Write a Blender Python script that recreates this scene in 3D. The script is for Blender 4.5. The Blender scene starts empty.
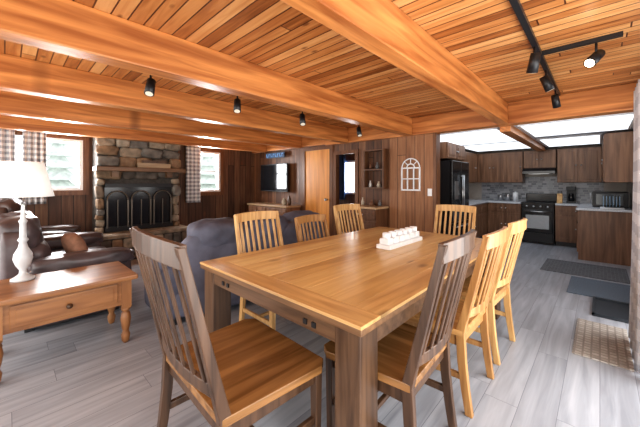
import bpy, bmesh, math, random
from mathutils import Vector, Matrix, Euler
random.seed(7)
S=bpy.context.scene
try:
    S.view_settings.view_transform='Standard'
    S.view_settings.look='Medium High Contrast'
except Exception: pass

# ------------------------------------------------ materials
MATS={}
class NT:
    def __init__(s,name):
        s.m=bpy.data.materials.new(name); s.m.use_nodes=True
        s.t=s.m.node_tree; s.b=s.t.nodes['Principled BSDF']
    def n(s,ty,**k):
        x=s.t.nodes.new(ty)
        for a,b in k.items(): setattr(x,a,b)
        return x
    def l(s,a,b): s.t.links.new(a,b)
    def math(s,op,a,b=None,c=None):
        x=s.n('ShaderNodeMath',operation=op)
        for i,v in enumerate((a,b,c)):
            if v is None: continue
            if hasattr(v,'links'): s.l(v,x.inputs[i])
            else: x.inputs[i].default_value=v
        return x.outputs[0]
    def comb(s,a,b,c):
        x=s.n('ShaderNodeCombineXYZ')
        for i,v in enumerate((a,b,c)):
            if hasattr(v,'links'): s.l(v,x.inputs[i])
            else: x.inputs[i].default_value=v
        return x.outputs[0]
    def ramp(s,f,cols):
        x=s.n('ShaderNodeValToRGB'); e=x.color_ramp.elements
        while len(e)<len(cols): e.new(0.5)
        for i,(p,c) in enumerate(cols):
            e[i].position=p; e[i].color=(*c,1)
        s.l(f,x.inputs[0]); return x.outputs[0]
    def mul(s,col,fac,dark):
        x=s.n('ShaderNodeMix',data_type='RGBA'); s.l(fac,x.inputs[0]); s.l(col,x.inputs[6]); x.inputs[7].default_value=(*dark,1)
        return x.outputs[2]
    def bump(s,h,st,dist=0.01):
        x=s.n('ShaderNodeBump'); x.inputs['Strength'].default_value=st; x.inputs['Distance'].default_value=dist
        s.l(h,x.inputs['Height']); s.l(x.outputs[0],s.b.inputs['Normal'])
def plain(name,c,rough=.5,metal=0,emit=0,noise=0,nscale=20,bump=0,coat=0):
    if name in MATS: return MATS[name]
    k=NT(name); b=k.b
    b.inputs['Roughness'].default_value=rough; b.inputs['Metallic'].default_value=metal
    if coat: b.inputs['Coat Weight'].default_value=coat
    tc=k.n('ShaderNodeTexCoord'); nz=k.n('ShaderNodeTexNoise'); nz.inputs['Scale'].default_value=nscale; nz.inputs['Detail'].default_value=4
    k.l(tc.outputs['Object'],nz.inputs['Vector'])
    q=noise if noise else .04
    col=k.ramp(nz.outputs['Fac'],[(.3,tuple(x*(1-q) for x in c)),(.7,tuple(min(1,x*(1+q)) for x in c))])
    k.l(col,b.inputs['Base Color'])
    if bump: k.bump(nz.outputs['Fac'],bump)
    if emit:
        b.inputs['Emission Color'].default_value=(*c,1); b.inputs['Emission Strength'].default_value=emit
    MATS[name]=k.m; return k.m
def planks(name,cols,across,along,w,L,groove=.004,gcol=(.05,.02,.01),rough=.45,rndw=.55,knots=0,knotc=(.15,.05,.02),gr=30,spec=.5,off0=0.0):
    if name in MATS: return MATS[name]
    k=NT(name); k.b.inputs['Roughness'].default_value=rough; k.b.inputs['Specular IOR Level'].default_value=spec
    tc=k.n('ShaderNodeTexCoord'); sp=k.n('ShaderNodeSeparateXYZ'); k.l(tc.outputs['Object'],sp.inputs[0])
    ax={'x':0,'y':1,'z':2}; A=sp.outputs[ax[across]]; Bo=sp.outputs[ax[along]]
    third=[q for q in 'xyz' if q not in (across,along)][0]; C=sp.outputs[ax[third]]
    a=k.math('DIVIDE',k.math('SUBTRACT',A,off0),w); i1=k.math('FLOOR',a); fr=k.math('FRACT',a)
    wn=k.n('ShaderNodeTexWhiteNoise',noise_dimensions='1D'); k.l(i1,wn.inputs['W'])
    b=k.math('ADD',k.math('DIVIDE',Bo,L),k.math('MULTIPLY',wn.outputs['Value'],7.3)); i2=k.math('FLOOR',b); fr2=k.math('FRACT',b)
    w2=k.n('ShaderNodeTexWhiteNoise',noise_dimensions='2D'); k.l(k.comb(i1,i2,0),w2.inputs['Vector'])
    off=k.math('MULTIPLY',w2.outputs['Value'],37.0)
    v=k.comb(k.math('MULTIPLY',A,gr),k.math('ADD',k.math('MULTIPLY',Bo,gr*.07),off),k.math('MULTIPLY',C,gr))
    nz=k.n('ShaderNodeTexNoise'); nz.inputs['Scale'].default_value=1; nz.inputs['Detail'].default_value=5; nz.inputs['Distortion'].default_value=.6; k.l(v,nz.inputs['Vector'])
    g2=k.n('ShaderNodeMapRange'); k.l(nz.outputs['Fac'],g2.inputs[0]); g2.inputs[1].default_value=.28; g2.inputs[2].default_value=.72
    f=k.math('ADD',k.math('MULTIPLY',w2.outputs['Value'],rndw),k.math('MULTIPLY',g2.outputs[0],1-rndw))
    n=len(cols); col=k.ramp(f,[(.1+.8*i/(n-1),c) for i,c in enumerate(cols)])
    if knots:
        vo=k.n('ShaderNodeTexVoronoi'); vo.inputs['Scale'].default_value=1
        k.l(k.comb(k.math('MULTIPLY',A,knots*2.0),k.math('ADD',k.math('MULTIPLY',Bo,knots),off),0.0),vo.inputs['Vector'])
        m=k.n('ShaderNodeMapRange'); k.l(vo.outputs['Distance'],m.inputs[0]); m.inputs[1].default_value=.05; m.inputs[2].default_value=.13; m.inputs[3].default_value=.75; m.inputs[4].default_value=0
        col=k.mul(col,m.outputs[0],knotc)
    if groove>0:
        ed=k.math('MULTIPLY',k.math('MINIMUM',fr,k.math('SUBTRACT',1.0,fr)),w)
        ed2=k.math('MULTIPLY',k.math('MINIMUM',fr2,k.math('SUBTRACT',1.0,fr2)),L)
        g=k.math('LESS_THAN',k.math('MINIMUM',ed,ed2),groove/2)
        col=k.mul(col,g,gcol); h=k.math('SUBTRACT',k.math('MULTIPLY',nz.outputs['Fac'],.15),g)
    else: h=k.math('MULTIPLY',nz.outputs['Fac'],.15)
    k.l(col,k.b.inputs['Base Color'])
    k.bump(h,.25,.004)
    MATS[name]=k.m; return k.m
def wood(name,c1,c2,along='y',rough=.4,gr=28,knots=0):
    o={'x':'y','y':'x','z':'x'}[along]
    return planks(name,[c1,tuple((a+b)/2 for a,b in zip(c1,c2)),c2],o,along,50.0,90.0,0.0,rough=rough,rndw=.0,gr=gr,knots=knots,off0=13.3,knotc=tuple(x*.4 for x in c1))
def gingham(name,size,axes,c1=(.9,.9,.9),c2=(.30,.31,.33)):
    if name in MATS: return MATS[name]
    k=NT(name); k.b.inputs['Roughness'].default_value=.9
    tc=k.n('ShaderNodeTexCoord'); sp=k.n('ShaderNodeSeparateXYZ'); k.l(tc.outputs['Object'],sp.inputs[0])
    s=[k.math('LESS_THAN',k.math('FRACT',k.math('DIVIDE',sp.outputs['xyz'.index(a)],size)),.5) for a in axes]
    f=k.math('MULTIPLY',k.math('ADD',s[0],s[1]),.5)
    k.l(k.ramp(f,[(0,c1),(.5,tuple((a+b)/2 for a,b in zip(c1,c2))),(1,c2)]),k.b.inputs['Base Color'])
    MATS[name]=k.m; return k.m

# ------------------------------------------------ mesh builder
class B:
    def __init__(s,name): s.name=name; s.bm=bmesh.new(); s.mats=[]
    def mi(s,m):
        if m not in s.mats: s.mats.append(m)
        return s.mats.index(m)
    def box(s,x0,x1,y0,y1,z0,z1,m,bev=0,rot=None,seg=2):
        t=bmesh.new(); bmesh.ops.create_cube(t,size=1)
        c=Vector(((x0+x1)/2,(y0+y1)/2,(z0+z1)/2))
        for v in t.verts: v.co=Vector((v.co.x*(x1-x0),v.co.y*(y1-y0),v.co.z*(z1-z0)))
        if bev: bmesh.ops.bevel(t,geom=t.edges[:],offset=bev,segments=seg,affect='EDGES',profile=.6)
        R=Euler(rot).to_matrix() if rot else Matrix.Identity(3)
        for v in t.verts: v.co=R@v.co+c
        s.merge(t,m,False)
    def merge(s,t,m,smooth):
        i=s.mi(m); mp={}
        for v in t.verts: mp[v]=s.bm.verts.new(v.co)
        for f in t.faces:
            try:
                nf=s.bm.faces.new([mp[v] for v in f.verts]); nf.material_index=i; nf.smooth=smooth
            except ValueError: pass
        t.free()
    def loft(s,pts,sizes,m,axis='z'):
        rings=[]
        for p,(a,b) in zip(pts,sizes):
            r=[]
            for sa,sb in ((-1,-1),(1,-1),(1,1),(-1,1)):
                if axis=='z': o=(sa*a/2,sb*b/2,0)
                elif axis=='x': o=(0,sa*a/2,sb*b/2)
                else: o=(sa*a/2,0,sb*b/2)
                r.append(s.bm.verts.new(Vector(p)+Vector(o)))
            rings.append(r)
        i=s.mi(m); fs=[]
        for r0,r1 in zip(rings,rings[1:]):
            for j in range(4):
                fs.append(s.bm.faces.new((r0[j],r0[(j+1)%4],r1[(j+1)%4],r1[j])))
        fs.append(s.bm.faces.new(rings[0][::-1])); fs.append(s.bm.faces.new(rings[-1]))
        for f in fs: f.material_index=i
    def lathe(s,prof,c,m,n=24,axis='z',smooth=True):
        c=Vector(c); rings=[]
        for r,h in prof:
            ring=[]
            for k in range(n):
                a=2*math.pi*k/n; p=(r*math.cos(a),r*math.sin(a),h)
                if axis=='x': p=(p[2],p[0],p[1])
                if axis=='y': p=(p[0],p[2],p[1])
                ring.append(s.bm.verts.new(c+Vector(p)))
            rings.append(ring)
        i=s.mi(m); fs=[]
        for a,b in zip(rings,rings[1:]):
            for k in range(n): fs.append(s.bm.faces.new((a[k],a[(k+1)%n],b[(k+1)%n],b[k])))
        for f in fs: f.material_index=i; f.smooth=smooth
        for r in (rings[0],rings[-1]):
            f=s.bm.faces.new(r); f.material_index=i
    def tube(s,p0,p1,r,m,r1=None,n=12):
        p0=Vector(p0); p1=Vector(p1); d=p1-p0; r1=r if r1 is None else r1
        q=d.to_track_quat('Z','Y'); R=[]
        for p,rr in ((p0,r),(p1,r1)):
            R.append([s.bm.verts.new(p+q@Vector((rr*math.cos(2*math.pi*k/n),rr*math.sin(2*math.pi*k/n),0))) for k in range(n)])
        i=s.mi(m)
        for k in range(n):
            f=s.bm.faces.new((R[0][k],R[0][(k+1)%n],R[1][(k+1)%n],R[1][k])); f.material_index=i; f.smooth=True
        for r_ in R:
            f=s.bm.faces.new(r_); f.material_index=i
    def cushion(s,x0,x1,y0,y1,z0,z1,m,p=4.5,rot=None,wr=0.0,cuts=9,wf=1.0):
        t=bmesh.new(); bmesh.ops.create_cube(t,size=2); bmesh.ops.subdivide_edges(t,edges=t.edges[:],cuts=cuts,use_grid_fill=True)
        c=Vector(((x0+x1)/2,(y0+y1)/2,(z0+z1)/2)); h=Vector(((x1-x0)/2,(y1-y0)/2,(z1-z0)/2))
        R=Euler(rot).to_matrix() if rot else Matrix.Identity(3); ph=random.random()*9
        for v in t.verts:
            q=v.co.copy(); k=(abs(q.x)**p+abs(q.y)**p+abs(q.z)**p)**(1/p); q/=k
            if wr: q*=1+wr*math.sin(q.x*7*wf+ph)*math.sin(q.y*6*wf+ph*2)*math.cos(q.z*5*wf+ph)
            v.co=R@Vector((q.x*h.x,q.y*h.y,q.z*h.z))+c
        s.merge(t,m,True)
    def prism(s,poly,a0,a1,m,axis='y',smooth=False):
        def P(u,v,a):
            return {'y':(u,a,v),'x':(a,u,v),'z':(u,v,a)}[axis]
        r0=[s.bm.verts.new(P(u,v,a0)) for u,v in poly]; r1=[s.bm.verts.new(P(u,v,a1)) for u,v in poly]
        i=s.mi(m); n=len(poly)
        for k in range(n):
            f=s.bm.faces.new((r0[k],r0[(k+1)%n],r1[(k+1)%n],r1[k])); f.material_index=i; f.smooth=smooth
        for r in (r0,r1):
            f=s.bm.faces.new(r); f.material_index=i
    def done(s,loc=(0,0,0),rz=0,bev=0):
        bmesh.ops.recalc_face_normals(s.bm,faces=s.bm.faces[:])
        me=bpy.data.meshes.new(s.name); s.bm.to_mesh(me); s.bm.free()
        for m in s.mats: me.materials.append(m)
        o=bpy.data.objects.new(s.name,me); S.collection.objects.link(o); o.location=loc; o.rotation_euler=(0,0,rz)
        if bev:
            md=o.modifiers.new('bev','BEVEL'); md.width=bev; md.segments=2; md.limit_method='ANGLE'; md.angle_limit=.8
        return o

# ------------------------------------------------ palettes
ceil_m=planks('ceiling_pine',[(.22,.068,.016),(.43,.16,.045),(.60,.275,.095),(.74,.41,.175)],'y','x',.092,3.2,.009,(.08,.022,.007),rough=.33,knots=3.0,knotc=(.12,.032,.01),gr=26,rndw=.6)
beam_m=wood('beam_pine',(.34,.11,.030),(.72,.31,.10),'y',rough=.36,gr=15,knots=1.3)
beamx_m=wood('beam_pine_x',(.34,.11,.030),(.70,.30,.10),'x',rough=.36,gr=15,knots=1.3)
floor_m=planks('floor_vinyl',[(.25,.26,.29),(.345,.36,.40),(.44,.455,.495)],'x','y',.18,1.2,.003,(.17,.175,.20),rough=.30,gr=20,rndw=.3)
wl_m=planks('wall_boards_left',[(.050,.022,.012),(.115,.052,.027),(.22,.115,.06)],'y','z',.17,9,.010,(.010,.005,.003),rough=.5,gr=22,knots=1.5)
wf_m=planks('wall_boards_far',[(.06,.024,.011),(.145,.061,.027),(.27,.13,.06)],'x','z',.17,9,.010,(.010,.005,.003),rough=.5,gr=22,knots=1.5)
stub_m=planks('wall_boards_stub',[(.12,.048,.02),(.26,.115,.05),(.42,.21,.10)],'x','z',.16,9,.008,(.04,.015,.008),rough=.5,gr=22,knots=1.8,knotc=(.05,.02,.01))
trim_m=wood('trim_wood',(.11,.042,.016),(.21,.09,.036),'z')
door_m=wood('door_pine',(.55,.21,.045),(.82,.38,.10),'z',gr=12)
white=plain('white_paint',(.85,.86,.87),.5)
kceil=plain('kitchen_ceiling_white',(.80,.84,.90),.7)
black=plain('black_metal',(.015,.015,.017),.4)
blackg=plain('black_gloss',(.012,.012,.014),.15)
steel=plain('brushed_steel',(.55,.55,.56),.3,1)
cab_m=wood('cabinet_wood',(.12,.055,.028),(.28,.145,.080),'z',gr=20)
counter_m=plain('counter_laminate',(.58,.60,.64),.25,noise=.15,nscale=60)
tt_m=wood('table_top_frame',(.48,.26,.095),(.76,.50,.22),'y',rough=.30,gr=18,knots=1.4)
ttx_m=wood('table_top_frame_x',(.44,.235,.085),(.72,.46,.20),'x',rough=.30,gr=18,knots=1.4)
ttp_m=planks('table_top_planks',[(.44,.235,.085),(.64,.40,.16),(.80,.56,.26)],'x','y',1.17/7,50,0,rough=.30,gr=18,rndw=.5,knots=1.6,off0=-2.03,knotc=(.20,.09,.035))
te_m=wood('table_edge_brown',(.14,.070,.032),(.25,.135,.065),'x',rough=.4)
ta_m=wood('table_apron_brown',(.08,.040,.020),(.17,.092,.048),'x',rough=.4)
tl_m=wood('table_leg_brown',(.060,.030,.016),(.14,.076,.041),'z',rough=.38)
dk=wood('chair_walnut',(.045,.022,.012),(.125,.066,.037),'z',rough=.33)
dks=wood('chair_walnut_seat',(.13,.057,.018),(.34,.17,.062),'y',rough=.27,gr=14)
lt=wood('chair_oak',(.48,.255,.095),(.72,.46,.20),'z',rough=.35)
lts=wood('chair_oak_seat',(.36,.17,.055),(.58,.32,.12),'y',rough=.35)
gold=wood('chair_honey',(.30,.14,.045),(.52,.28,.105),'z',rough=.35)

# ------------------------------------------------ room shell
XL,XR,YF,YB,HC,YK,HK=-6.9,.40,4.7,-1.6,2.42,8.75,2.17
def bx(name,*a,**k):
    b=B(name); b.box(*a,**k); return b.done()
bx('floor',XL-.1,XR+.1,YB,YK+.1,-.06,0,floor_m)
bx('ceiling',XL-.1,XR+.1,YB,YF+.1,HC,HC+.05,ceil_m)
bx('ceiling_kitchen',-2.75,XR+.1,YF+.1,YK+.1,HK,HK+.05,kceil)
bx('ceiling_hall',-6.9,-2.75,YF+.1,6.6,HC,HC+.05,ceil_m)
W1=(.11,.98,1.22,2.13); W2=(3.06,3.68,1.14,2.10)
b=B('wall_left'); m=wl_m
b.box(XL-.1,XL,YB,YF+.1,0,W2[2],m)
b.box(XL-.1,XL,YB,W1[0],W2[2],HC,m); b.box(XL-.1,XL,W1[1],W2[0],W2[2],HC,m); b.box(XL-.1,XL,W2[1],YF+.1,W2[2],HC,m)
b.box(XL-.1,XL,W1[0],W1[1],W2[2],W1[2],m); b.box(XL-.1,XL,W1[0],W1[1],W1[3],HC,m); b.box(XL-.1,XL,W2[0],W2[1],W2[3],HC,m)
b.done()
def window(name,w,x):
    b=B(name); y0,y1,z0,z1=w; t=.05
    b.box(x-.08,x+.02,y0,y0+t,z0,z1,white); b.box(x-.08,x+.02,y1-t,y1,z0,z1,white)
    b.box(x-.08,x+.02,y0+t,y1-t,z0,z0+t,white); b.box(x-.08,x+.02,y0+t,y1-t,z1-t,z1,white)
    b.box(x-.06,x-.02,y0+t,y1-t,(z0+z1)/2-.02,(z0+z1)/2+.02,white)
    for q in (.09,):
        b.box(x,x+.03,y0-q,y0,z0-q,z1+q,trim_m); b.box(x,x+.03,y1,y1+q,z0-q,z1+q,trim_m)
        b.box(x,x+.03,y0,y1,z1,z1+q,trim_m); b.box(x,x+.05,y0,y1,z0-q,z0,trim_m)
    return b.done()
window('window_1',W1,XL); window('window_2',W2,XL)
b=B('wall_far')
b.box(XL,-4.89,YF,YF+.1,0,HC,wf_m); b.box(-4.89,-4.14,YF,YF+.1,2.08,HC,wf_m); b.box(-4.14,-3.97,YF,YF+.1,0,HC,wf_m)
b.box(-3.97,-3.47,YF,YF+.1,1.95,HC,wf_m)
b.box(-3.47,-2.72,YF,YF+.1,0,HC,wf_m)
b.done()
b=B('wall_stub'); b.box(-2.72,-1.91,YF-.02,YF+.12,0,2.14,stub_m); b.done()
b=B('trim_1')
b.box(-4.04,-3.96,YF-.02,YF,0,2.0,trim_m); b.box(-3.48,-3.40,YF-.02,YF,0,2.0,trim_m); b.box(-3.96,-3.48,YF-.02,YF,1.93,2.0,trim_m)
b.done()
b=B('trim_2'); b.box(-1.93,-1.88,YF-.03,YF+.13,0,2.14,trim_m); b.done()
b=B('door_1')
b.box(-4.885,-4.145,YF+.0,YF+.045,0.01,2.07,door_m)
b.lathe([(.0,-.07),(.03,-.065),(.03,-.05),(.012,-.035),(.012,0)],(-4.22,YF,1.0),steel,16,'y')
b.done()
b=B('trim_3')
b.box(-4.97,-4.89,YF-.02,YF,0,2.14,trim_m); b.box(-4.14,-4.05,YF-.02,YF,0,2.14,trim_m); b.box(-4.89,-4.14,YF-.02,YF,2.07,2.14,trim_m); b.done()
b=B('wall_hall')
hy=6.4; hw=(-5.15,-4.45,1.05,1.95)
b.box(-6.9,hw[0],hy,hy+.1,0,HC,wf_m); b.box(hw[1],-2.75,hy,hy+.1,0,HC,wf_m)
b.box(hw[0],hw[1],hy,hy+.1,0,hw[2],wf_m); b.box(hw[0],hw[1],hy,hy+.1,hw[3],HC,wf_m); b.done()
bx('baseboard_left',XL,XL+.02,YB,1.0,0,.1,trim_m)
b=B('window_3'); 
b.box(hw[0],hw[0]+.05,hy-.02,hy+.08,hw[2],hw[3],white); b.box(hw[1]-.05,hw[1],hy-.02,hy+.08,hw[2],hw[3],white)
b.box(hw[0]+.05,hw[1]-.05,hy-.02,hy+.08,hw[2],hw[2]+.05,white); b.box(hw[0]+.05,hw[1]-.05,hy-.02,hy+.08,hw[3]-.05,hw[3],white); b.done()
tile=planks('backsplash_tile',[(.18,.19,.21),(.32,.33,.36),(.48,.49,.52)],'z','x',.05,.10,.006,(.5,.5,.5),rough=.3,gr=5,rndw=.8)
kw=plain('kitchen_wall_beige',(.50,.45,.40),.7)
bx('wall_kitchen_far',-2.75,XR+.1,YK,YK+.1,0,HK,kw)
bx('wall_kitchen_left',-2.75,-2.65,YF+.12,YK,0,HK,wf_m)
b=B('wall_right')
b.box(XR,XR+.1,4.3,YK,0,HK,kw); b.box(XR,XR+.1,4.3,YF+.1,HK,HC,kw); b.box(XR,XR+.1,YB,4.3,2.15,HC,wl_m); b.box(XR,XR+.1,YB,-.9,0,2.15,wl_m)
b.done()
b=B('window_4')
for y in (-.9,1.6,4.24): b.box(XR+.02,XR+.08,y,y+.06,0.0,2.15,white)
b.box(XR+.02,XR+.08,-.9,4.3,2.09,2.15,white); b.box(XR+.02,XR+.08,-.9,4.3,0,.05,white); b.done()
def beam(xl,xr,name='ceiling_beam'):
    bx(name,xl,xr,YB,YF-.1,2.14,HC,beam_m,bev=.008)
beam(-1.01,-.89)
for x in (-2.40,-3.73,-5.06,-6.38): beam(x,x+.15)
bx('header_beam',-4.2,XR,YF-.09,YF+.1,2.14,HC,beamx_m,bev=.008)
bx('header_beam',XL,-4.2,YF-.09,YF-.001,2.16,HC,beamx_m,bev=.008)
bx('kitchen_beam',-1.03,-.90,YF+.1,8.36,2.07,HK,beam_m)

# ------------------------------------------------ fireplace
stones=[plain('stone_%d'%i,c,.85,noise=.5,nscale=7,bump=.8) for i,c in enumerate([(.20,.155,.115),(.28,.225,.165),(.115,.093,.075),(.24,.160,.098),(.35,.295,.225),(.165,.15,.13)])]
mort=plain('mortar',(.08,.07,.06),.9,noise=.3)
b=B('fireplace')
fy0,fy1,fx=1.1,2.52,-6.42
oy0,oy1,oz0,oz1=1.22,2.36,.52,1.34
b.box(XL,fx-.04,fy0+.02,oy0,0,HC,mort); b.box(XL,fx-.04,oy1,fy1-.02,0,HC,mort); b.box(XL,fx-.04,oy0,oy1,oz1,HC,mort); b.box(XL,fx-.04,oy0,oy1,0,oz0,mort)
b.box(XL,XL+.1,oy0,oy1,oz0,oz1,black)
rs=random.Random(21)
z=0.42
while z<HC-.03:
    h=min(rs.uniform(.12,.24),HC-.005-z); y=fy0
    while y<fy1-.02:
        w=min(rs.uniform(.16,.46),fy1-y)
        if fy1-(y+w)<.12: w=fy1-y
        y0,y1=y,y+w; zz0,zz1=z,z+h
        if zz1>oz0+.02 and zz0<oz1-.02 and y1>oy0+.02 and y0<oy1-.02:
            segs=[]
            if y0<oy0: segs.append((y0,oy0))
            if y1>oy1: segs.append((oy1,y1))
        else: segs=[(y0,y1)]
        for a,c in segs:
            if c-a<.04: continue
            parts=[(a,c,zz0,zz1)]
            if c-a<.26 and rs.random()<.35 and h>.18:
                mz=zz0+h*rs.uniform(.4,.6); parts=[(a,c,zz0,mz),(a,c,mz,zz1)]
            for (pa,pc,pz0,pz1) in parts:
                j=lambda: rs.uniform(-.015,.012)
                b.cushion(fx-.15,fx+rs.uniform(-.02,.07),pa+j(),pc-j(),pz0+j(),pz1-j(),rs.choice(stones),p=rs.uniform(4,6.5),rot=(rs.uniform(-.16,.16),0,rs.uniform(-.08,.08)),wr=.09,cuts=7,wf=.8)
        y+=w
    z+=h
b.box(XL,fx+.42,fy0-.05,fy1+.05,.0,.40,mort); b.box(XL,fx+.46,fy0-.08,fy1+.08,.401,.46,stones[1],bev=.015)
for i in range(18):
    yy=fy0-.03+(i%9)*.165; zz=.02+.19*(i//9); b.cushion(fx+.36,fx+.45,yy+.006,yy+.158,zz,zz+.18,rs.choice(stones),p=6,cuts=4)
fxm=fx-.0
b.box(fxm,fxm+.04,oy0,oy1,oz1-.07,oz1,black); b.box(fxm,fxm+.04,oy0,oy1,oz0-.05,oz0+.04,black)
fire_glass=plain('firebox_glass',(.02,.02,.022),.12)  # plain dark glossy glass, no emission
b.box(fxm-.03,fxm-.01,oy0,oy1,oz0,oz1,fire_glass)
brs=plain('fire_screen_trim',(.20,.17,.14),.35,.8)
n=3; wd=(oy1-oy0)/n
for i in range(n):
    ya=oy0+i*wd; yc=ya+wd/2; r=wd/2-.03
    for yy in (yc-r,yc+r): b.box(fxm+.02,fxm+.05,yy-.012,yy+.012,oz0+.02,oz1-.30,brs)
    pts=[(yc+r*math.cos(t*math.pi/12),oz1-.30+r*math.sin(t*math.pi/12)) for t in range(13)]
    for p,q in zip(pts,pts[1:]): b.tube((fxm+.035,p[0],p[1]),(fxm+.035,q[0],q[1]),.012,brs,n=8)
    b.box(fxm+.02,fxm+.045,yc-.006,yc+.006,oz0+.02,oz1-.30,brs)
mm=wood('mantel_wood',(.10,.05,.025),(.22,.12,.06),'y')
b.box(fx-.1,fx+.22,fy0-.04,fy1+.04,1.56,1.64,mm,bev=.01)
for y in (fy0+.25,fy1-.25): b.box(fx+.0,fx+.14,y-.05,y+.05,1.46,1.56,mm)
b.done()
b=B('driftwood_sign'); b.box(fx+.10,fx+.16,1.70,2.28,1.642,1.73,wood('sign_wood',(.30,.21,.12),(.45,.33,.21),'y')); b.box(fx+.10,fx+.14,1.78,2.2,1.73,1.78,dk); b.done()

# ------------------------------------------------ curtains
def curtain(name,x,y,along,width,z0,z1,mat,amp=.03,waves=4,flare=0):
    b=B(name); t=b.bm; N=waves*8; M=14; g=[]
    i=b.mi(mat)
    for r in range(M+1):
        fz=r/M; z=z0+(z1-z0)*fz; row=[]
        k=1+flare*(1-fz)**2
        for c in range(N+1):
            s_=(c/N-.5)*width*k; o=amp*k*math.sin(c/N*waves*2*math.pi)
            row.append(t.verts.new((x+o,y+s_,z) if along=='y' else (x+s_,y+o,z)))
        g.append(row)
    for r in range(M):
        for c in range(N):
            f=t.faces.new((g[r][c],g[r][c+1],g[r+1][c+1],g[r+1][c])); f.material_index=i; f.smooth=True
    rod0=(x,y-width*.6,z1+.01) if along=='y' else (x-width*.6,y,z1+.01); rod1=(x,y+width*.6,z1+.01) if along=='y' else (x+width*.6,y,z1+.01)
    b.tube(rod0,rod1,.012,black)
    o=b.done(); md=o.modifiers.new('s','SOLIDIFY'); md.thickness=.004
    return o
gm=gingham('gingham_cloth',.09,('y','z'))
curtain('curtain',XL+.10,-.02,'y',.26,1.0,2.28,gm,waves=3)
curtain('curtain',XL+.10,.34,'y',.28,1.0,2.28,gm,waves=4)
curtain('curtain',XL+.10,2.97,'y',.34,.9,2.22,gm,waves=4)
curtain('curtain',.24,3.30,'y',.50,.03,2.10,gingham('gingham_cloth_soft',.16,('y','z'),(.66,.68,.72),(.42,.44,.49)),amp=.04,waves=4,flare=.6)
curtain('curtain',-4.42,hy-.10,'x',.30,.9,2.1,gingham('gingham_hall',.08,('x','z')),waves=3)
curtain('curtain',-5.15,hy-.10,'x',.28,.9,2.1,plain('blue_cloth',(.05,.11,.28),.9),waves=3)

# ------------------------------------------------ dining table
def dining_table():
    b=B('dining_table'); x0,x1,y0,y1,zt=-2.18,-.71,1.0,3.49,.76; t=.016; fw=.15
    b.box(x0+.003,x1-.003,y0+.003,y1-.003,zt-.046,zt-t-.0005,te_m,bev=.004)
    b.box(x0,x1,y0,y0+fw,zt-t,zt,ttx_m,bev=.003); b.box(x0,x1,y1-fw,y1,zt-t,zt,ttx_m,bev=.003)
    b.box(x0,x0+fw,y0+fw+.001,y1-fw-.001,zt-t,zt,tt_m,bev=.002); b.box(x1-fw,x1,y0+fw+.001,y1-fw-.001,zt-t,zt,tt_m,bev=.002)
    n=7; w=(x1-x0-2*fw)/n; ym=(y0+y1)/2
    for i in range(n):
        a=x0+fw+i*w
        for (ya,yb_) in ((y0+fw+.001,ym-.0015),(ym+.0015,y1-fw-.001)):
            b.box(a+.001,a+w-.001,ya,yb_,zt-t,zt-.0004*(i%2),ttp_m,bev=.002)
    t=.046; q=.03; ah=.09
    b.box(x0+q,x1-q,y0+q,y0+q+.03,zt-t-ah,zt-t,ta_m,bev=.003); b.box(x0+q,x1-q,y1-q-.03,y1-q,zt-t-ah,zt-t,ta_m,bev=.003)
    b.box(x0+q,x0+q+.03,y0+q+.03,y1-q-.03,zt-t-ah,zt-t,ta_m); b.box(x1-q-.03,x1-q,y0+q+.03,y1-q-.03,zt-t-ah,zt-t,ta_m)
    L=.14
    for lx in (x0+q-.005,x1-q-L+.005):
        for ly in (y0+q-.005,y1-q-L+.005):
            b.box(lx,lx+L,ly,ly+L,0,zt-t-.001,tl_m,bev=.006)
    for xx in (x0+.30,x0+.36,x1-.36,x1-.30): b.box(xx-.012,xx+.012,y0+q-.008,y0+q,zt-t-.065,zt-t-.04,black)
    b.done()
dining_table()
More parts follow.
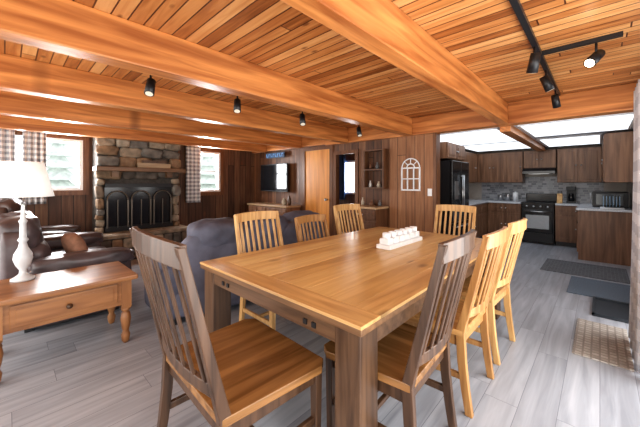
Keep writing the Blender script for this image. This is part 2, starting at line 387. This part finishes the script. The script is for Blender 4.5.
# ------------------------------------------------ chairs
def chair(x,y,rz,fm,sm,H=1.06,W=.54,ns=7,D=.24):
    b=B('dining_chair'); wf=W/2; wr=W/2-.02; DB=.24; D2=D
    b.prism([(-wr,-DB),(wr,-DB),(wf+.01,D2-.04),(wf-.03,D2+.01),(-wf+.03,D2+.01),(-wf-.01,D2-.04)],.448,.485,sm,'z')
    b.box(-wf+.04,wf-.04,D2-.05,D2-.028,.385,.448,fm); b.box(-wr+.02,wr-.02,-DB+.015,-DB+.037,.385,.448,fm)
    b.box(-wf+.03,-wf+.052,-DB+.03,D2-.04,.385,.448,fm); b.box(wf-.052,wf-.03,-DB+.03,D2-.04,.385,.448,fm)
    for s in (-1,1):
        b.loft([(s*(wf-.035),D2-.035,0),(s*(wf-.035),D2-.035,.448)],[(.032,.032),(.044,.044)],fm)
        yy=lambda z: -DB+.02-(0 if z<.47 else (z-.47)*.24)- (.05*(1-z/.47)**1.6 if z<.47 else 0)
        zs=[0,.15,.3,.47,.65,.85,H-.01]
        b.loft([(s*(wr-.018),yy(z),z) for z in zs],[(.034,.040),(.034,.044),(.034,.048),(.036,.05),(.034,.042),(.032,.036),(.030,.030)],fm)
        b.box(s*(wf-.04)-.011,s*(wf-.04)+.011,-DB+.02,D2-.04,.19,.225,fm)
    b.box(-wf+.05,wf-.05,-.015,.01,.195,.22,fm)
    yb=lambda z:-DB+.02-(z-.47)*.24
    bow=lambda u:-.035*(1-u*u)
    us=[-1,-.66,-.33,0,.33,.66,1]
    wi=wr-.018
    zr=H-.045
    b.loft([(u*(wi+.012),yb(zr)+bow(u),zr+.010*(1-u*u)) for u in us],[(.024,.085)]*7,fm,'x')
    b.loft([(u*wi,yb(.58)+bow(u),.58) for u in us],[(.022,.05)]*7,fm,'x')
    for i in range(ns):
        u=-.78+1.56*i/(ns-1)
        zz=[.60,.74,.88,zr-.03]
        b.loft([(u*wi,yb(z)+bow(u),z) for z in zz],[(.027,.012)]*4,fm)
    return b.done((x,y,0),rz,bev=.004)
hp=math.pi/2
chair(-1.31,.79,-.03,dk,dks,1.145,.67,D=.29)
chair(-.84,1.43,hp+.05,dk,dks,1.11,.55)
chair(-.82,2.08,hp,gold,lts)
chair(-.82,2.76,hp-.03,lt,lts)
chair(-2.12,1.72,-hp,lt,lts,1.06,.56)
chair(-2.12,2.45,-hp,gold,lts,.97,.54)
chair(-2.12,3.12,-hp-.1,lt,lts)
chair(-1.36,3.64,math.pi,lt,lts)
b=B('candle_tray'); b.box(-1.47,-1.33,2.30,2.95,.761,.80,white,bev=.006)
for i in range(6):
    yy=2.36+i*.106; b.box(-1.445,-1.355,yy-.047,yy+.047,.801,.855,white,bev=.008)
    b.lathe([(.03,.855),(.036,.86),(.036,.90),(.028,.90),(.026,.875),(0.0,.875)],(-1.40,yy,0),white,16)
b.done()

# ------------------------------------------------ end table + lamp
et=wood('end_table_wood',(.20,.08,.03),(.42,.20,.08),'y',rough=.33,gr=14)
etl=wood('end_table_leg',(.20,.08,.03),(.40,.19,.075),'z',rough=.35,gr=14)
b=B('end_table'); x0,x1,y0,y1=-3.50,-2.86,-.12,.78
b.box(x0,x1,y0,y1,.535,.575,et,bev=.012); b.box(x0+.05,x1-.05,y0+.05,y1-.05,.33,.535,et)
b.box(x1-.052,x1-.035,y0+.14,y1-.14,.36,.515,et,bev=.005); b.box(x1-.037,x1-.03,y0+.17,y1-.17,.385,.49,et,bev=.003)
b.lathe([(.006,0),(.008,.015),(.018,.022),(.02,.032),(.0,.04)],(x1-.03,(y0+y1)/2,.437),dk,14,'x')
for lx in (x0+.075,x1-.075):
    for ly in (y0+.075,y1-.075):
        b.box(lx-.035,lx+.035,ly-.035,ly+.035,.30,.535,etl)
        b.lathe([(.018,0),(.028,.02),(.034,.07),(.022,.10),(.03,.13),(.04,.20),(.032,.25),(.022,.265),(.036,.28),(.036,.30)],(lx,ly,0),etl,18)
b.done()
shade=NT('lamp_shade_fabric'); shade.b.inputs['Base Color'].default_value=(.85,.84,.80,1); shade.b.inputs['Roughness'].default_value=.9
shade.b.inputs['Emission Color'].default_value=(1,.95,.88,1); shade.b.inputs['Emission Strength'].default_value=.4
b=B('table_lamp'); wl=plain('lamp_base_white',(.62,.64,.66),.3)
b.lathe([(.0,0),(.075,.0),(.075,.015),(.05,.03),(.025,.05),(.022,.08),(.045,.12),(.06,.17),(.055,.21),(.03,.26),(.022,.30),(.035,.32),(.022,.34),(.02,.45),(.028,.47),(.015,.49),(.01,.60)],(-3.36,.10,.576),wl,28)
b.lathe([(.19,.665),(.125,.94),(.121,.94),(.186,.665)],(-3.36,.10,.576),shade.m,36)
b.tube((-3.36,.10,1.17),(-3.36,.10,1.52),.005,steel); b.tube((-3.47,.10,1.50),(-3.25,.10,1.50),.003,steel); b.tube((-3.36,-.01,1.50),(-3.36,.21,1.50),.003,steel)
b.done()
# ------------------------------------------------ sofas
leather=plain('brown_leather',(.095,.072,.075),.33,noise=.4,nscale=5,bump=.35)
leather2=plain('dark_brown_leather',(.075,.05,.045),.3,noise=.4,nscale=5,bump=.35)
grayf=plain('gray_microfiber',(.12,.125,.17),.7,noise=.3,nscale=5,bump=.4)
def recliner(name,seats,loc,rz,mat,Ht=1.0,arm=.24,sw=.66,D=.98,extra=None):
    b=B(name); W=seats*sw+2*arm; x0=-W/2
    b.cushion(x0+.05,W/2-.05,-D/2+.08,D/2-.08,.05,.32,mat,p=12)
    for s in (-1,1):
        c=s*(W/2-arm/2)
        b.cushion(c-arm/2+.01,c+arm/2-.01,-D/2+.12,D/2-.02,.03,.56,mat,p=9)
        b.cushion(c-arm/2-.03,c+arm/2+.03,-D/2+.15,D/2+.01,.47,.66,mat,p=3.2,wr=.05,cuts=14)
    for i in range(seats):
        a=x0+arm+i*sw
        b.cushion(a+.005,a+sw-.005,-D/2+.2,D/2,.27,.50,mat,p=4.5,wr=.05,cuts=14)
        b.cushion(a+.005,a+sw-.005,-D/2+.02,-D/2+.34,.40,.76,mat,p=4,rot=(.15,0,0),wr=.06,cuts=14)
        b.cushion(a+.01,a+sw-.01,-D/2-.05,-D/2+.27,.68,Ht,mat,p=3.4,rot=(.15,0,0),wr=.06,cuts=14)
    b.cushion(x0+arm*.6,W/2-arm*.6,-D/2-.03,-D/2+.16,.06,Ht-.1,mat,p=8)
    for sx in (-1,1):
        for sy in (-1,1): b.box(sx*(W/2-.12)-.03,sx*(W/2-.12)+.03,sy*(D/2-.16)-.03,sy*(D/2-.16)+.03,0,.08,black)
    if extra: extra(b)
    return b.done(loc,rz)
def pil(b):
    b.cushion(.33,.68,-.04,.10,.50,.84,plain('pillow_rust',(.24,.12,.075),.9,noise=.2),p=2.6,rot=(.35,0,.25))
recliner('leather_sofa',2,(-4.53,.48,0),0,leather,1.02,sw=.62,extra=pil)
recliner('leather_recliner',1,(-6.13,.36,0),-.25,leather2,1.12,sw=.55,D=.85,arm=.2)
recliner('gray_sofa',3,(-3.22,2.12,0),hp,grayf,.97,arm=.20,sw=.60,D=.84)
# ------------------------------------------------ TV, console, sign
b=B('television'); scr=plain('tv_screen',(.01,.012,.015),.08)
b.box(-6.42,-5.36,4.56,4.60,1.14,1.82,black,bev=.006); b.box(-6.40,-5.38,4.554,4.561,1.165,1.80,scr); b.box(-6.0,-5.8,4.60,4.699,1.35,1.6,black); b.done()
b=B('wall_sign'); nb=plain('blue_sign_letters',(.12,.30,.62),.5)
b.box(-6.22,-5.50,4.58,4.60,1.97,2.10,plain('sign_board',(.05,.09,.16),.6)); 
for i in range(8):
    x=-6.18+i*.085; b.box(x,x+.018,4.57,4.58,1.995,2.075,nb); b.box(x,x+.055,4.57,4.58,2.055 if i%2 else 1.995,2.075 if i%2 else 2.015,nb)
b.done()
def panel_doors(b,axis,front,a0,a1,z0,z1,n,m,knob=True,sgn=-1):
    w=(a1-a0)/n
    for i in range(n):
        p,q=a0+i*w+.012,a0+(i+1)*w-.012
        for (u0,u1,v0,v1,d) in ((p,q,z0+.012,z1-.012,.018),(p+.055,q-.055,z0+.067,z1-.067,.026)):
            if u1-u0<.03 or v1-v0<.02: continue
            if axis=='x': b.box(u0,u1,min(front,front+sgn*d),max(front,front+sgn*d),v0,v1,m,bev=.005)
            else: b.box(min(front,front+sgn*d),max(front,front+sgn*d),u0,u1,v0,v1,m,bev=.005)
        if knob:
            u=q-.03 if i%2==0 else p+.03; v=(z0+z1)/2
            c=(u,front+sgn*.03,v) if axis=='x' else (front+sgn*.03,u,v)
            b.lathe([(0,-.012),(.014,-.008),(.014,.008),(0,.012)],c,steel,10,'y' if axis=='x' else 'x')
b=B('tv_console'); b.box(-6.5,-5.0,4.25,4.65,.06,.80,cab_m); b.box(-6.53,-4.99,4.22,4.66,.80,.84,wood('console_top',(.35,.22,.12),(.5,.34,.2),'x'),bev=.006)
panel_doors(b,'x',4.25,-6.48,-5.02,.08,.55,4,cab_m); panel_doors(b,'x',4.25,-6.48,-5.02,.56,.78,4,cab_m); b.box(-6.45,-5.05,4.3,4.6,0,.06,black); b.done()
b=B('decor_jars')
for x,r,h,m in ((-5.3,.06,.16,stones[4]),(-5.12,.045,.22,dk)):
    b.lathe([(0,0),(r*.7,0),(r,h*.3),(r*.9,h*.7),(r*.5,h*.85),(r*.6,h)],(x,4.42,.84),m,16)
b.done()

# ------------------------------------------------ hutch in niche
hm=wood('hutch_wood',(.09,.038,.018),(.19,.09,.042),'z'); hl=wood('hutch_counter',(.42,.27,.14),(.6,.42,.25),'x')
b=B('hutch'); x0,x1=-3.38,-2.76
b.box(x0,x1,4.32,4.69,0.05,.90,hm); b.box(x0-.02,x1+.02,4.29,4.69,.90,.935,hl,bev=.005); b.box(x0+.03,x1-.03,4.36,4.65,0,.05,black)
panel_doors(b,'x',4.32,x0,x1,.08,.70,2,hm); panel_doors(b,'x',4.32,x0,x1,.71,.89,2,hm)
b.box(x0+.2,x0+.22,4.55,4.69,1.25,1.95,hm); b.box(x1-.025,x1,4.55,4.69,1.25,1.95,hm)
for z in (1.25,1.58,1.93): b.box(x0+.22,x1-.025,4.55,4.69,z,z+.022,hm)
b.done()
b=B('shelf_ornaments'); cs=[plain('orn_cream',(.50,.43,.33),.5),plain('orn_brown',(.18,.08,.04),.5),plain('orn_gray',(.14,.14,.14),.5),plain('orn_white',(.60,.57,.53),.5)]
for i,(x,z) in enumerate([(-3.25,.936),(-3.05,.936),(-2.88,.936),(-3.08,1.273),(-2.9,1.273),(-3.08,1.603),(-2.93,1.603)]):
    r=random.uniform(.025,.045); h=random.uniform(.09,.15)
    b.lathe([(0,0),(r*.8,0),(r,h*.35),(r*.6,h*.7),(r*.35,h*.8),(r*.5,h)],(x,4.62,z),cs[i%4],16)
b.done()
b=B('arched_window_decor'); cx,z0,z1,r=-2.31,1.24,1.60,.17; y=YF-.045; 
def bar(x0,x1,za,zb): b.box(x0,x1,y,y+.022,za,zb,white)
bar(cx-r,cx-r+.022,z0,z1); bar(cx+r-.022,cx+r,z0,z1); bar(cx-r,cx+r,z0-.02,z0+.005); bar(cx-r,cx+r,z1-.01,z1+.012); bar(cx-r,cx+r,(z0+z1)/2-.008,(z0+z1)/2+.008)
for q in (-.055,.055): bar(cx+q-.008,cx+q+.008,z0,z1)
for rr in (r-.011,.07):
    P=[(cx+rr*math.cos(t*math.pi/14),z1+rr*math.sin(t*math.pi/14)) for t in range(15)]
    for p,q in zip(P,P[1:]): b.tube((p[0],y+.011,p[1]),(q[0],y+.011,q[1]),.011,white,n=8)
for t in (45,90,135):
    a=math.radians(t); b.tube((cx+.07*math.cos(a),y+.011,z1+.07*math.sin(a)),(cx+(r-.01)*math.cos(a),y+.011,z1+(r-.01)*math.sin(a)),.008,white,n=8)
b.done()
b=B('light_switch'); b.box(-2.02,-1.95,YF-.03,YF-.021,1.14,1.26,white,bev=.003); b.box(-1.99,-1.98,YF-.04,YF-.029,1.18,1.21,white); b.done()

# ------------------------------------------------ kitchen
def base(name,x0,x1,y0,y1,face,n):
    b=B(name)
    if face=='-y':
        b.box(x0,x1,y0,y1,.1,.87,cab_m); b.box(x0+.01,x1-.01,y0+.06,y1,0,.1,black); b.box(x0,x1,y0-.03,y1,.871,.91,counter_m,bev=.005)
        panel_doors(b,'x',y0,x0,x1,.12,.66,n,cab_m); panel_doors(b,'x',y0,x0,x1,.67,.86,n,cab_m)
    elif face=='+x':
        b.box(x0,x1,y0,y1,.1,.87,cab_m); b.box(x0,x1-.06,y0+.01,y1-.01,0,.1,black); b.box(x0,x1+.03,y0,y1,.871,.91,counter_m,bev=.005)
        panel_doors(b,'y',x1,y0,y1,.12,.66,n,cab_m,sgn=1); panel_doors(b,'y',x1,y0,y1,.67,.86,n,cab_m,sgn=1)
    else:
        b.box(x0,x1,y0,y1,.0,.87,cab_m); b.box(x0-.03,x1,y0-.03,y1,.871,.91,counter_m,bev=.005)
        panel_doors(b,'y',x0,y0,y1,.12,.66,n,cab_m,sgn=-1); panel_doors(b,'y',x0,y0,y1,.67,.86,n,cab_m,sgn=-1)
    b.done()
base('base_cabinet',-2.0,-1.32,8.12,8.74,'-y',2)
base('base_cabinet',-.70,-.32,8.12,8.74,'-y',1)
base('base_cabinet',-2.64,-2.02,6.50,8.74,'+x',4)
base('base_cabinet',-.28,.39,6.95,8.74,'-x',3)
def upper(name,x0,x1,y0,y1,z0,z1,face,n):
    b=B(name); b.box(x0,x1,y0,y1,z0,z1,cab_m)
    if face=='-y': panel_doors(b,'x',y0,x0,x1,z0,z1,n,cab_m)
    elif face=='+x': panel_doors(b,'y',x1,y0,y1,z0,z1,n,cab_m,sgn=1)
    else: panel_doors(b,'y',x0,y0,y1,z0,z1,n,cab_m,sgn=-1)
    b.done()
upper('upper_cabinet',-2.30,-1.33,8.40,8.74,1.36,2.10,'-y',3)
upper('upper_cabinet',-1.31,-.71,8.40,8.74,1.69,2.10,'-y',2)
upper('upper_cabinet',-.69,.03,8.40,8.74,1.36,2.10,'-y',2)
upper('upper_cabinet',-2.64,-2.32,6.50,8.74,1.36,2.10,'+x',4)
upper('upper_cabinet',-2.64,-2.02,5.48,6.46,1.80,2.10,'+x',2)
upper('upper_cabinet',.06,.39,6.40,8.74,1.36,2.12,'-x',4)
bx('wall_backsplash',-2.3,.06,8.742,8.749,.91,1.5,tile)
b=B('stove'); x0,x1,y0,y1=-1.30,-.72,8.08,8.72
b.box(x0,x1,y0+.02,y1,.02,.90,blackg); b.box(x0,x1,y0,y1,.90,.915,black); b.box(x0,x1,y1-.06,y1,.915,1.10,blackg,bev=.01)
b.box(x0+.02,x1-.02,y0-.01,y0+.02,.26,.76,blackg,bev=.008); b.box(x0+.02,x1-.02,y0-.01,y0+.02,.05,.24,black,bev=.008)
b.box(x0+.08,x1-.08,y0-.014,y0-.009,.34,.64,plain('oven_window',(.40,.42,.44),.25,.3))
b.tube((x0+.05,y0-.045,.72),(x1-.05,y0-.045,.72),.012,steel)
for x in (x0+.07,x1-.07): b.tube((x,y0-.045,.72),(x,y0,.72),.008,steel)
for i in range(4): b.lathe([(.02,0),(.018,-.025),(0,-.025)],(x0+.10+i*.126,y0+.0,.83),steel,12,'y')
for x in (x0+.16,x1-.16):
    for y in (y0+.18,y0+.44): b.lathe([(.09,.915),(.09,.925),(.06,.925),(.05,.918),(0,.918)],(x,y,0),black,20)
b.done()
b=B('range_hood'); b.prism([(8.22,1.56),(8.74,1.56),(8.74,1.68),(8.30,1.68),(8.22,1.62)],-1.31,-.71,blackg,'x'); b.box(-1.2,-.82,8.3,8.6,1.553,1.56,steel); b.done()
b=B('refrigerator'); x0,x1,y0,y1=-2.62,-1.97,5.50,6.42; H=1.76
b.box(x0,x1,y0,y1,.03,H,black); ym=(y0+y1)/2
b.box(x1,x1+.05,y0,ym-.004,.62,H,blackg,bev=.012); b.box(x1,x1+.05,ym+.004,y1,.62,H,blackg,bev=.012); b.box(x1,x1+.05,y0,y1,.06,.61,blackg,bev=.012)
for y in (ym-.04,ym+.04):
    b.tube((x1+.09,y,.80),(x1+.09,y,1.5),.011,steel); [b.tube((x1+.05,y,z),(x1+.09,y,z),.008,steel) for z in (.82,1.48)]
b.tube((x1+.09,y0+.1,.55),(x1+.09,y1-.1,.55),.011,steel); b.box(x1+.05,x1+.054,y0+.12,y0+.30,1.05,1.38,steel)
for y in (y0+.08,y1-.08): b.box(x0+.05,x1-.05,y-.03,y+.03,0,.03,black)
b.done()
b=B('microwave'); b.box(-.10,.36,7.35,7.80,.915,1.19,black,bev=.01); b.box(-.108,-.099,7.38,7.66,.94,1.17,scr); b.box(-.108,-.099,7.68,7.78,.94,1.17,steel); b.tube((-.13,7.665,.95),(-.13,7.665,1.16),.008,steel); b.box(-.05,.3,7.345,7.349,.96,1.15,scr); b.done()
b=B('coffee_maker'); b.box(-.54,-.38,8.50,8.68,.912,.95,black); b.box(-.54,-.38,8.62,8.68,.95,1.25,black); b.box(-.54,-.38,8.50,8.68,1.18,1.27,black,bev=.01); b.lathe([(0,.952),(.05,.952),(.055,1.02),(.045,1.1),(.04,1.12)],(-.46,8.56,0),scr,16); b.done()
b=B('knife_block'); b.prism([(8.2,.912),(8.35,.912),(8.40,1.08),(8.28,1.12)],-.68,-.59,tt_m,'x'); 
for i in range(3): b.tube((-.665+.03*i,8.33,1.10),(-.665+.03*i,8.31,1.18),.008,black)
b.done()
b=B('countertop_canisters')
for x,r,h in ((-1.5,.06,.2),(-1.66,.05,.16),(-1.82,.05,.13)): b.lathe([(0,0),(r,0),(r,h),(r*.9,h+.01),(.015,h+.012),(.015,h+.03),(0,h+.03)],(x,8.55,.912),steel if x<-1.6 else white,18)
b.done()
b=B('dish_drainer'); b.box(.0,.3,7.02,7.28,.912,.93,white,bev=.004)
for i in range(6): b.lathe([(0,0),(.09,0),(.10,.008),(0,.006)],(.04+i*.04,7.15,1.03),plain('plate_blue',(.35,.5,.65),.3),20,'x')
b.done()
pan=plain('light_panel_diffuser',(.86,.93,1.0),.5,emit=1.3)
for i,(x0,x1,y0,y1) in enumerate(((-2.5,-1.12,5.0,6.7),(-.82,.3,5.0,6.35),(-2.28,-1.12,6.8,8.3),(-.82,.0,6.8,8.3))):
    b=B('ceiling_light_panel'); b.box(x0,x1,y0,y1,HK-.012,HK-.001,pan); 
    b.box(x0-.03,x0,y0-.03,y1+.03,HK-.02,HK-.001,white); b.box(x1,x1+.03,y0-.03,y1+.03,HK-.02,HK-.001,white); b.box(x0,x1,y0-.03,y0,HK-.02,HK-.001,white); b.box(x0,x1,y1,y1+.03,HK-.02,HK-.001,white); b.done()

# ------------------------------------------------ mats
def mat_(name,x0,x1,y0,y1,h,m,rim=False):
    b=B(name); b.box(x0,x1,y0,y1,0.0,h,m,bev=h*.35)
    if rim:
        for a in ((x0,x1,y0,y0+.02),(x0,x1,y1-.02,y1),(x0,x0+.02,y0,y1),(x1-.02,x1,y0,y1)): b.box(*a,h,h+.02,m)
    b.done()
mat_('kitchen_mat',-.68,.30,5.72,6.62,.012,planks('mat_gray',[(.08,.085,.095),(.11,.115,.125),(.14,.145,.155)],'x','y',.04,.04,.004,(.18,.18,.2),rough=.9))
mat_('door_mat',-.30,.30,4.76,5.60,.012,plain('mat_slate',(.12,.15,.19),.95,noise=.3,nscale=80))
mat_('boot_tray',-.06,.25,4.10,4.70,.012,plain('rubber_black',(.02,.025,.033),.5),True)
mat_('entry_rug',-.16,.18,3.08,3.90,.012,planks('rug_beige',[(.30,.27,.24),(.38,.35,.31),(.46,.42,.38)],'x','y',.05,.05,.012,(.25,.22,.20),rough=.95))

# ------------------------------------------------ track lights
def head(b,x,y,z,tx,ty,on=False):
    d=Vector((tx,ty,-.8)).normalized(); p=Vector((x,y,z))
    b.tube((x,y,z+.10),(x,y,z+.02),.008,black); b.tube(p-d*.05,p+d*.09,.034,black,.038,16)
    b.tube(p+d*.0905,p+d*.092,.03,plain('bulb_on',(1,.85,.6),.5,emit=12) if on else plain('bulb_faint',(.6,.55,.45),.4,emit=.5))  # bulbs of the unlit heads carry a faint added glow
b=B('track_light'); tx=-.36
b.box(tx-.018,tx+.018,1.9,4.55,HC-.03,HC,black)
for y,dx,dy in ((2.75,-.2,.3),(3.4,.3,.2),(4.2,.1,.4)): head(b,tx,y,HC-.14,dx,dy)
b.box(tx+.018,.12,2.98,3.015,HC-.03,HC,black); head(b,-.02,2.99,HC-.14,-.5,-.9,True)
b.done()
b=B('track_light'); tx=-2.78
b.box(tx-.018,tx+.018,.2,4.5,HC-.03,HC,black)
for y in (.85,1.68,2.62,3.85): head(b,tx,y,HC-.24,.3,-.2); b.tube((tx,y,HC-.03),(tx,y,HC-.15),.01,black)
b.done()

# ------------------------------------------------ outside
bx('exterior_ground',-60,-7.2,-20,35,-.3,-.1,plain('snowy_ground',(.85,.88,.9),.9))
for i,(x,y,h) in enumerate(((-24,-1.0,5),(-28,2.6,6),(-23,11.2,5))):
    b=B('pine_tree'); lf=plain('pine_needles',(.78,.82,.76),.9,noise=.2,nscale=3)
    b.lathe([(.18,-.1),(.12,h*.5)],(x,y,0),stones[4],10)
    for k in range(6):
        z=h*(.12+.14*k); r=(1.5-.22*k); b.lathe([(.05,z+.1),(r,z),(r*.45,z+h*.12),(.04,z+h*.24)],(x,y,0),lf,14,smooth=False)
    b.done()

# ------------------------------------------------ light
w=bpy.data.worlds.new('World'); S.world=w; w.use_nodes=True
bg=w.node_tree.nodes['Background']; bg.inputs[0].default_value=(.92,.96,1.0,1); bg.inputs[1].default_value=1.3
def area(name,loc,rot,sx,sy,e,c=(1,1,1)):
    l=bpy.data.lights.new(name,'AREA'); l.shape='RECTANGLE'; l.size=sx; l.size_y=sy; l.energy=e; l.color=c
    o=bpy.data.objects.new(name,l); S.collection.objects.link(o); o.location=loc; o.rotation_euler=rot; return o
area('daylight_door',(.75,1.9,1.1),(0,math.radians(90),0),2.0,4.4,115,(1,.98,.95))
area('daylight_window_1',(XL-.25,.55,1.7),(0,math.radians(-90),0),.9,.9,110,(.97,.98,1))
area('daylight_window_2',(XL-.25,3.37,1.6),(0,math.radians(-90),0),.9,.6,90,(.97,.98,1))
area('daylight_window_3',(-4.8,hy+.25,1.5),(math.radians(-90),0,0),.7,.9,25,(.93,.97,1))
area('fill_back',(-3.2,YB-.2,1.3),(math.radians(90),0,0),6.5,2.2,115,(1,.93,.84))  # added warm fill lamp across the open back, no window modelled there
pl=bpy.data.lights.new('lamp_bulb','POINT'); pl.energy=8; pl.color=(1,.85,.65); pl.shadow_soft_size=.03
po=bpy.data.objects.new('lamp_bulb',pl); S.collection.objects.link(po); po.location=(-3.36,.10,1.40)

# ------------------------------------------------ camera
c=bpy.data.cameras.new('cam'); co=bpy.data.objects.new('camera',c); S.collection.objects.link(co)
c.sensor_width=36; c.lens=36*297/640; c.shift_y=-30.5/640; c.clip_start=.02
co.location=(0,0,1.35); co.rotation_euler=(math.radians(90),0,math.radians(43.3))
S.camera=co
